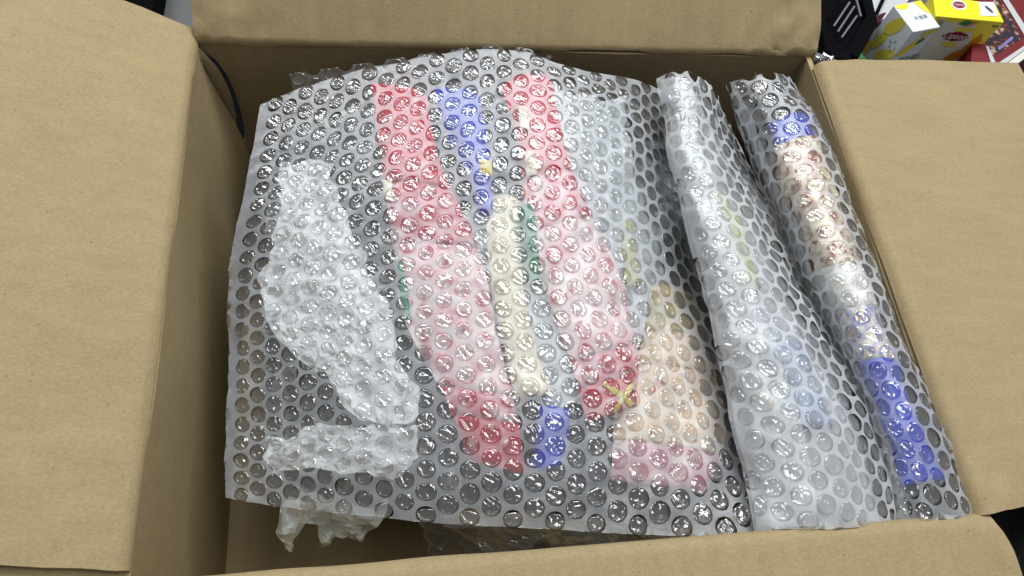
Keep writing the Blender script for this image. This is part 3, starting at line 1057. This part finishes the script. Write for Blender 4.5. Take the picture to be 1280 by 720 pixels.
HW = Sheet([
    [(520, 640, -.060), (560, 645, -.058), (600, 650, -.058), (640, 652, -.060)],
    [(528, 675, -.085), (566, 680, -.082), (605, 684, -.080), (640, 684, -.082)],
    [(545, 735, -.120), (580, 740, -.118), (610, 740, -.116), (640, 738, -.116)],
], 12.0, 0.002)
hw = thing('bubble_wrap', 'shaded offcut of bubble wrap hanging under the front edge beside the clear bag', 'bubble wrap', tuple(HW._raw(HW.W / 2, HW.H / 2)))
lim = (0, HW.W, 0, HW.H)
cl = lattice(HW, 0, HW.W, 0, HW.H, 0.2)
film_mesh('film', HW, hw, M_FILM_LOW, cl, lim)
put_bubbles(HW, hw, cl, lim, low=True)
crumple_one('plastic_bag', 'clear crinkled plastic bag in shade below the front edge of the wide sheet', 'plastic bag', rows3([
    [(560, 640, -.050), (640, 645, -.046), (720, 652, -.044), (800, 658, -.046), (880, 664, -.048)],
    [(565, 664, -.066), (640, 668, -.060), (720, 672, -.056), (800, 676, -.056), (880, 680, -.060)],
    [(610, 700, -.085), (660, 706, -.084), (730, 712, -.080), (800, 716, -.080), (880, 720, -.082)],
    [(640, 740, -.120), (690, 750, -.120), (750, 752, -.118), (810, 750, -.118), (880, 750, -.118)]]), 44, 26, M_CLEAR, 0.006, 36, 5.0)

# ------------------------------------------------------------------ what stands around the box
ZG = -0.212


def prism_box(root, name, corners, z0, z1, mat, bevel=0.0008):
    """closed four-sided prism over ground corners given counter-clockwise from above"""
    off = Vector(root.location)
    vs = [Vector((*c, z0)) - off for c in corners] + [Vector((*c, z1)) - off for c in corners]
    fs = [(3, 2, 1, 0), (4, 5, 6, 7)] + [(k, (k + 1) % 4, 4 + (k + 1) % 4, 4 + k) for k in range(4)]
    o = mesh_obj(name, vs, fs, mat, root)
    if bevel:
        b = o.modifiers.new('edge', 'BEVEL')
        b.width, b.segments = bevel, 2
    return o


def face_frame(root, a, b, z0, z1):
    """a frame on the vertical face from ground corner a to b: (s, t) in 0..1 -> point, plus outward normal"""
    a, b = Vector((*a, z0)), Vector((*b, z0))
    e = b - a
    n = Vector((e.y, -e.x, 0)).normalized()
    up = Vector((0, 0, z1 - z0))
    return lambda s, t, d=0.0004: a + e * s + up * t + n * d


def flat(root, name, fr, pts, mat, d=0.0004):
    off = Vector(root.location)
    vs = [fr(s, t, d) - off for s, t in pts]
    return mesh_obj(name, vs, [tuple(range(len(vs)))], mat, root)


def blob(cx, cy, rx, ry, rot=0.0, n=20, lump=0.0):
    out = []
    for k in range(n):
        t = 2 * math.pi * k / n
        r = 1 + lump * math.cos(2 * t)
        x, y = rx * r * math.cos(t), ry * r * math.sin(t)
        out.append((cx + x * math.cos(rot) - y * math.sin(rot), cy + x * math.sin(rot) + y * math.cos(rot)))
    return out


def text_on(root, name, body, fr, s, t, size, mat, d=0.0006, squash=1.0, rot=0.0):
    c = bpy.data.curves.new(name, 'FONT')
    c.body = body
    c.size = size
    c.align_x, c.align_y = 'CENTER', 'CENTER'
    c.materials.append(mat)
    o = bpy.data.objects.new(name, c)
    p = fr(s, t, d)
    ex = (fr(s + 0.01, t, d) - p).normalized()
    ey = (fr(s, t + 0.01, d) - p).normalized()
    n = ex.cross(ey).normalized()
    ey = n.cross(ex)
    M = Matrix((ex, ey, n)).transposed().to_4x4()
    o2 = bpy.data.objects.new(name, bpy.data.meshes.new_from_object(o))
    bpy.data.objects.remove(o)
    o = link(o2, root)
    o.matrix_local = Matrix.Translation(p - Vector(root.location)) @ M @ Matrix.Rotation(rot, 4, 'Z') @ Matrix.Diagonal((squash, 1, 1, 1))
    return o


# white lemon carton
LZ = -0.138
la, lb, lc, ld = (at(1117, 7, LZ).xy, at(1142, 40, LZ).xy, at(1175.5, 33.5, LZ).xy, at(1151, 0, LZ).xy)
lem = thing('tea_carton', 'white carton printed with yellow lemons, standing behind the right flap', 'carton', (*((la + lc) / 2), ZG))
prism_box(lem, 'carton_body', [la, lb, lc, ld], ZG, LZ, M_BOXW)
FL = face_frame(lem, la, lb, ZG, LZ)          # face toward the basket
FF = face_frame(lem, lb, lc, ZG, LZ)          # face with the picture
for (cx, cy, rx, ry, ro, lu) in ((.42, .80, .25, .17, .7, .15), (.30, .45, .22, .12, .9, .0), (.72, .38, .24, .13, .5, .25), (.12, .20, .10, .14, .6, .0), (.80, .10, .2, .08, 0, 0)):
    pts = [(min(max(s, 0.01), 0.99), min(max(t, 0.01), 0.99)) for s, t in blob(cx, cy, rx, ry, ro, 22, lu)]
    flat(lem, 'lemon_print', FL, pts, M_LEMON)
for (s, t, ch) in ((.62, .60, 'N'), (.74, .66, 'X'), (.70, .54, 'K'), (.86, .58, 'S'), (.80, .50, 'E')):
    text_on(lem, 'small_lettering', ch, FL, s, t, 0.005, M_INK)
flat(lem, 'lemon_print', FF, blob(.36, .66, .34, .10, .5), M_LEMON2)
flat(lem, 'lemon_print', FF, blob(.70, .92, .26, .06, .1), M_LEMON)
flat(lem, 'leaf_print', FF, blob(.60, .76, .13, .05, .3), M_INKG, 0.0006)
text_on(lem, 'brush_lettering', '\u67e0\u6aac', FF, .72, .34, 0.016, M_INKG)
tz = lambda s, t, d=0.0004: Vector((*(la + (lb - la) * t + (ld - la) * s), LZ + d))
flat(lem, 'lemon_print', tz, [(0.02, .02), (.5, .02), (.42, .18), (.22, .22), (.02, .12)], M_LEMON2)
flat(lem, 'lemon_print', tz, [(.70, .02), (.98, .02), (.98, .55), (.84, .42), (.74, .2)], M_LEMON2)
tf = lambda s, t, d=0.0004: Vector((*(lb + (lc - lb) * s + (la - lb) * t), LZ + d))
text_on(lem, 'small_lettering', '\u51b7\u6ce1\u8336', tf, .58, .42, 0.0065, M_INK)

# yellow tea carton
ya, yb, yc, yd = (at(1170, 20, LZ + .002).xy, at(1255.4, 27.7, LZ + .002).xy, at(1244.4, 5, LZ + .002).xy, at(1166, -8, LZ + .002).xy)
yel = thing('tea_carton', 'yellow and white tea carton with a maroon logo panel, beside the lemon carton', 'carton', (*((ya + yc) / 2), ZG))
prism_box(yel, 'carton_body', [ya, yb, yc, yd], ZG, LZ + .002, M_CARTY)
FY = face_frame(yel, ya, yb, ZG, LZ + .002)
flat(yel, 'pale_panel', FY, [(.10, .02), (.88, .02), (.80, .45), (.72, .72), (.62, .92), (.14, .92)], M_CARTP, 0.0003)
flat(yel, 'logo_panel', FY, [(.30, .66), (.36, .72), (.5, .76), (.64, .72), (.70, .66), (.64, .60), (.5, .565), (.36, .60)], M_INKR, 0.0006)
text_on(yel, 'logo_lettering', 'Lipton', FY, .5, .665, 0.0115, M_BOXW, 0.0009)
flat(yel, 'lemon_print', FY, blob(.55, .80, .16, .045), M_LEMON, 0.0005)
flat(yel, 'lemon_print', FY, blob(.50, .50, .12, .05), M_LEMON, 0.0005)
flat(yel, 'orange_print', FY, [(.60, .22), (.66, .36), (.74, .42), (.78, .62), (.85, .76), (.90, .64), (.88, .42), (.80, .24), (.70, .12)], M_ORANGE, 0.0007)
flat(yel, 'leaf_print', FY, [(.38, .90), (.46, .98), (.58, .96), (.50, .87)], M_LEAF, 0.0006)
flat(yel, 'orange_print', FY, [(.50, .86), (.60, .97), (.66, .97), (.56, .88)], M_ORANGE, 0.0008)
flat(yel, 'leaf_print', FY, [(.88, .93), (.97, .93), (.97, .90), (.88, .90)], M_LEAF, 0.0006)
ty = lambda s, t, d=0.0004: Vector((*(ya + (yb - ya) * s + (yd - ya) * t), LZ + .002 + d))
flat(yel, 'logo_panel', ty, blob(.36, .58, .11, .22), M_BOXW, 0.0004)
flat(yel, 'logo_panel', ty, blob(.36, .58, .09, .15), M_INKR, 0.0006)
text_on(yel, 'logo_lettering', 'Lipton', ty, .36, .58, 0.0048, M_BOXW, 0.0009)
flat(yel, 'white_sticker', ty, [(.66, .18), (.92, .22), (.90, .86), (.66, .80)], M_BOXW, 0.0005)
flat(yel, 'sticker_mark', ty, blob(.80, .5, .03, .16, .3), M_INK, 0.0007)
flat(yel, 'clear_tape', FY, [(.07, .0), (.17, .0), (.17, 1.0), (.07, 1.0)], M_TAPE, 0.0012)

# black slotted basket
bk = thing('plastic_basket', 'black plastic basket with slotted side, behind the box', 'basket', (*at(1052, 40, ZG).xy, ZG))
ba, bb = at(1058, 76, -.15).xy, at(1090, -20, -.15).xy
bdir = (bb - ba).normalized()
bn = Vector((-bdir.y, bdir.x))
off = Vector(bk.location)


def bar(root, name, p, q, w, h, mat):
    """square bar between two points, w across in plan, h tall"""
    p, q = Vector(p), Vector(q)
    d = (q - p).normalized()
    side_ = d.cross(Vector((0, 0, 1)))
    if side_.length < 1e-4:
        side_ = Vector((1, 0, 0))
    side_.normalize()
    up = side_.cross(d).normalized()
    o_ = Vector(root.location)
    vs = [pt + side_ * sx * w / 2 + up * sz * h / 2 - o_ for pt in (p, q) for sx, sz in ((-1, -1), (1, -1), (1, 1), (-1, 1))]
    o = mesh_obj(name, vs, [(0, 3, 2, 1), (4, 5, 6, 7), (0, 1, 5, 4), (1, 2, 6, 5), (2, 3, 7, 6), (3, 0, 4, 7)], mat, root)
    b = o.modifiers.new('edge', 'BEVEL')
    b.width, b.segments = min(w, h) * 0.2, 2
    return o


ZB = -.15
P0 = at(1050, 80, ZB)
P1 = at(1086, -30, ZB)
P2 = at(1010, 70, ZB)
P3 = at(1030, -40, ZB)
bar(bk, 'rim', at(1062, 72, ZB), at(1088, 28, ZB), .016, .010, M_BLACK)
bar(bk, 'rim', at(1088, 30, ZB), at(1076, -25, ZB), .012, .010, M_BLACK)
bar(bk, 'rim', at(1062, 74, ZB), at(1036, 68, ZB), .016, .010, M_BLACK)
bar(bk, 'rim', at(1036, 70, ZB), at(1022, 10, ZB), .010, .010, M_BLACK)
vs = [at(1062, 74, ZB - .004), at(1088, 30, ZB - .004), at(1078, -25, ZB - .004), at(1018, -40, ZB - .004), at(1026, 60, ZB - .004), at(1040, 72, ZB - .004)]
o = mesh_obj('base', [v - off for v in vs], [(0, 1, 2, 3, 4, 5)], M_BLACK, bk)
solid(o, 0.05)
for (a, b) in (((1052, 47), (1071, 20)), ((1047, 40), (1068, 8)), ((1042, 33), (1062, 3)), ((1036, 24), (1055, -4)), ((1070, -2), (1076, 21))):
    bar(bk, 'slat', at(*a, ZB + .002), at(*b, ZB + .002), .0022, .002, M_SLOT if a != (1036, 24) else M_BLACK)

# maroon and green cards wedged between basket and carton
o = mesh_obj('card', [at(1092, 22, -.17), at(1108, 16, -.17), at(1078, 58, -.2), at(1070, 66, -.2)], [(0, 3, 2, 1)], M_MAROON)
solid(o, 0.002)
tag(o, 'maroon card edge wedged between the black basket and the lemon carton', 'card')
o = mesh_obj('card', [at(1074, 62, -.19), at(1090, 84, -.19), at(1056, 84, -.19)], [(0, 2, 1)], M_LEAF)
solid(o, 0.002)
tag(o, 'green card corner beneath the lemon carton', 'card')
# grey boards behind
o = thing('storage_board', 'grey white board leaning behind the black basket', 'board', tuple(at(1110, -10, -.205)))
bar(o, 'board_face', at(1092, 20, -.2), at(1140, -50, -.2), .05, .006, M_BOARDW)
bar(o, 'board_edge', at(1092, 25, -.195), at(1108, -10, -.195), .004, .006, M_BLACK)

# red picture box
rb = thing('picture_box', 'red edged box with a dark picture panel, right of the yellow carton', 'box', tuple(at(1250, 50, ZG)))
ZR = -.17
prism_box(rb, 'box_body', [at(1212, 95, ZR).xy, at(1330, 60, ZR).xy, at(1290, -60, ZR).xy, at(1225, -40, ZR).xy], ZG, ZR, M_REDD)
tr_ = lambda pts, z: [at(*p, z) - Vector(rb.location) for p in pts]
mesh_obj('picture_panel', tr_([(1238, 73), (1279, 47), (1258, 10), (1243, -6), (1232, 58)], ZR + .0006), [(0, 1, 2, 3, 4)], M_PIC, rb)
mesh_obj('white_edge', tr_([(1250, -6), (1257, -6), (1284, 36), (1282, 46)], ZR + .0009), [(0, 1, 2, 3)][::1], M_BOARDW, rb)
mesh_obj('white_edge', tr_([(1232, 57), (1236, 58), (1246, 82), (1240, 82)], ZR + .0009), [(3, 2, 1, 0)], M_BOARDW, rb)
mesh_obj('white_edge', tr_([(1246, 80), (1282, 56), (1282, 61), (1254, 82)], ZR + .0009), [(3, 2, 1, 0)], M_BOARDW, rb)
mesh_obj('tan_edge', tr_([(1254, 83), (1282, 62), (1282, 72), (1266, 84)], ZR + .0010), [(3, 2, 1, 0)], M_CARTP, rb)
mesh_obj('purple_print', tr_([(1247, 60), (1265, 45), (1267, 48), (1249, 63)], ZR + .0012), [(3, 2, 1, 0)], M_PURPLE, rb)

# silver foil scrap at the torn corner
crumple_one('foil_scrap', 'crinkled silver foil scrap at the torn back right corner', 'foil', rows3([
    [(1014, 66, -.03), (1026, 68, -.03), (1040, 70, -.03)],
    [(1012, 74, -.03), (1026, 75, -.028), (1044, 76, -.03)],
    [(1012, 84, -.036), (1026, 84, -.036), (1044, 86, -.036)]]), 22, 16, M_FOIL, 0.003, 160, 2.0)
# black objects in the gaps
kc = thing('black_block', 'low black block added behind the back left corner to darken the torn slit', 'case', (-0.24, 0.30, ZG))
prism_box(kc, 'block_body', [(-0.34, 0.235), (-0.13, 0.235), (-0.13, 0.36), (-0.34, 0.36)], ZG, -0.15, M_BLACK, 0.003)  # made-up black backing so the slit in the corner reads as dark
kb = thing('black_block', 'black case glimpsed past the back left corner', 'case', tuple(at(172, -6, ZG)))
prism_box(kb, 'block_body', [at(150, 2, -.18).xy, at(190, 14, -.18).xy, at(200, -40, -.18).xy, at(150, -50, -.18).xy], ZG, -.18, M_BLACK, 0.003)
crumple_one('black_bag', 'soft black bag lying in the gap at the front right corner', 'bag', rows3([
    [(1200, 600, -.12), (1260, 600, -.11), (1330, 590, -.12), (1400, 590, -.14)],
    [(1200, 660, -.11), (1260, 660, -.10), (1330, 650, -.10), (1400, 650, -.12)],
    [(1200, 720, -.11), (1260, 720, -.10), (1330, 720, -.10), (1400, 720, -.12)],
    [(1200, 800, -.14), (1260, 800, -.13), (1330, 800, -.13), (1400, 800, -.15)]]), 24, 20, M_BLACKBAG, 0.006, 14, 4.0)
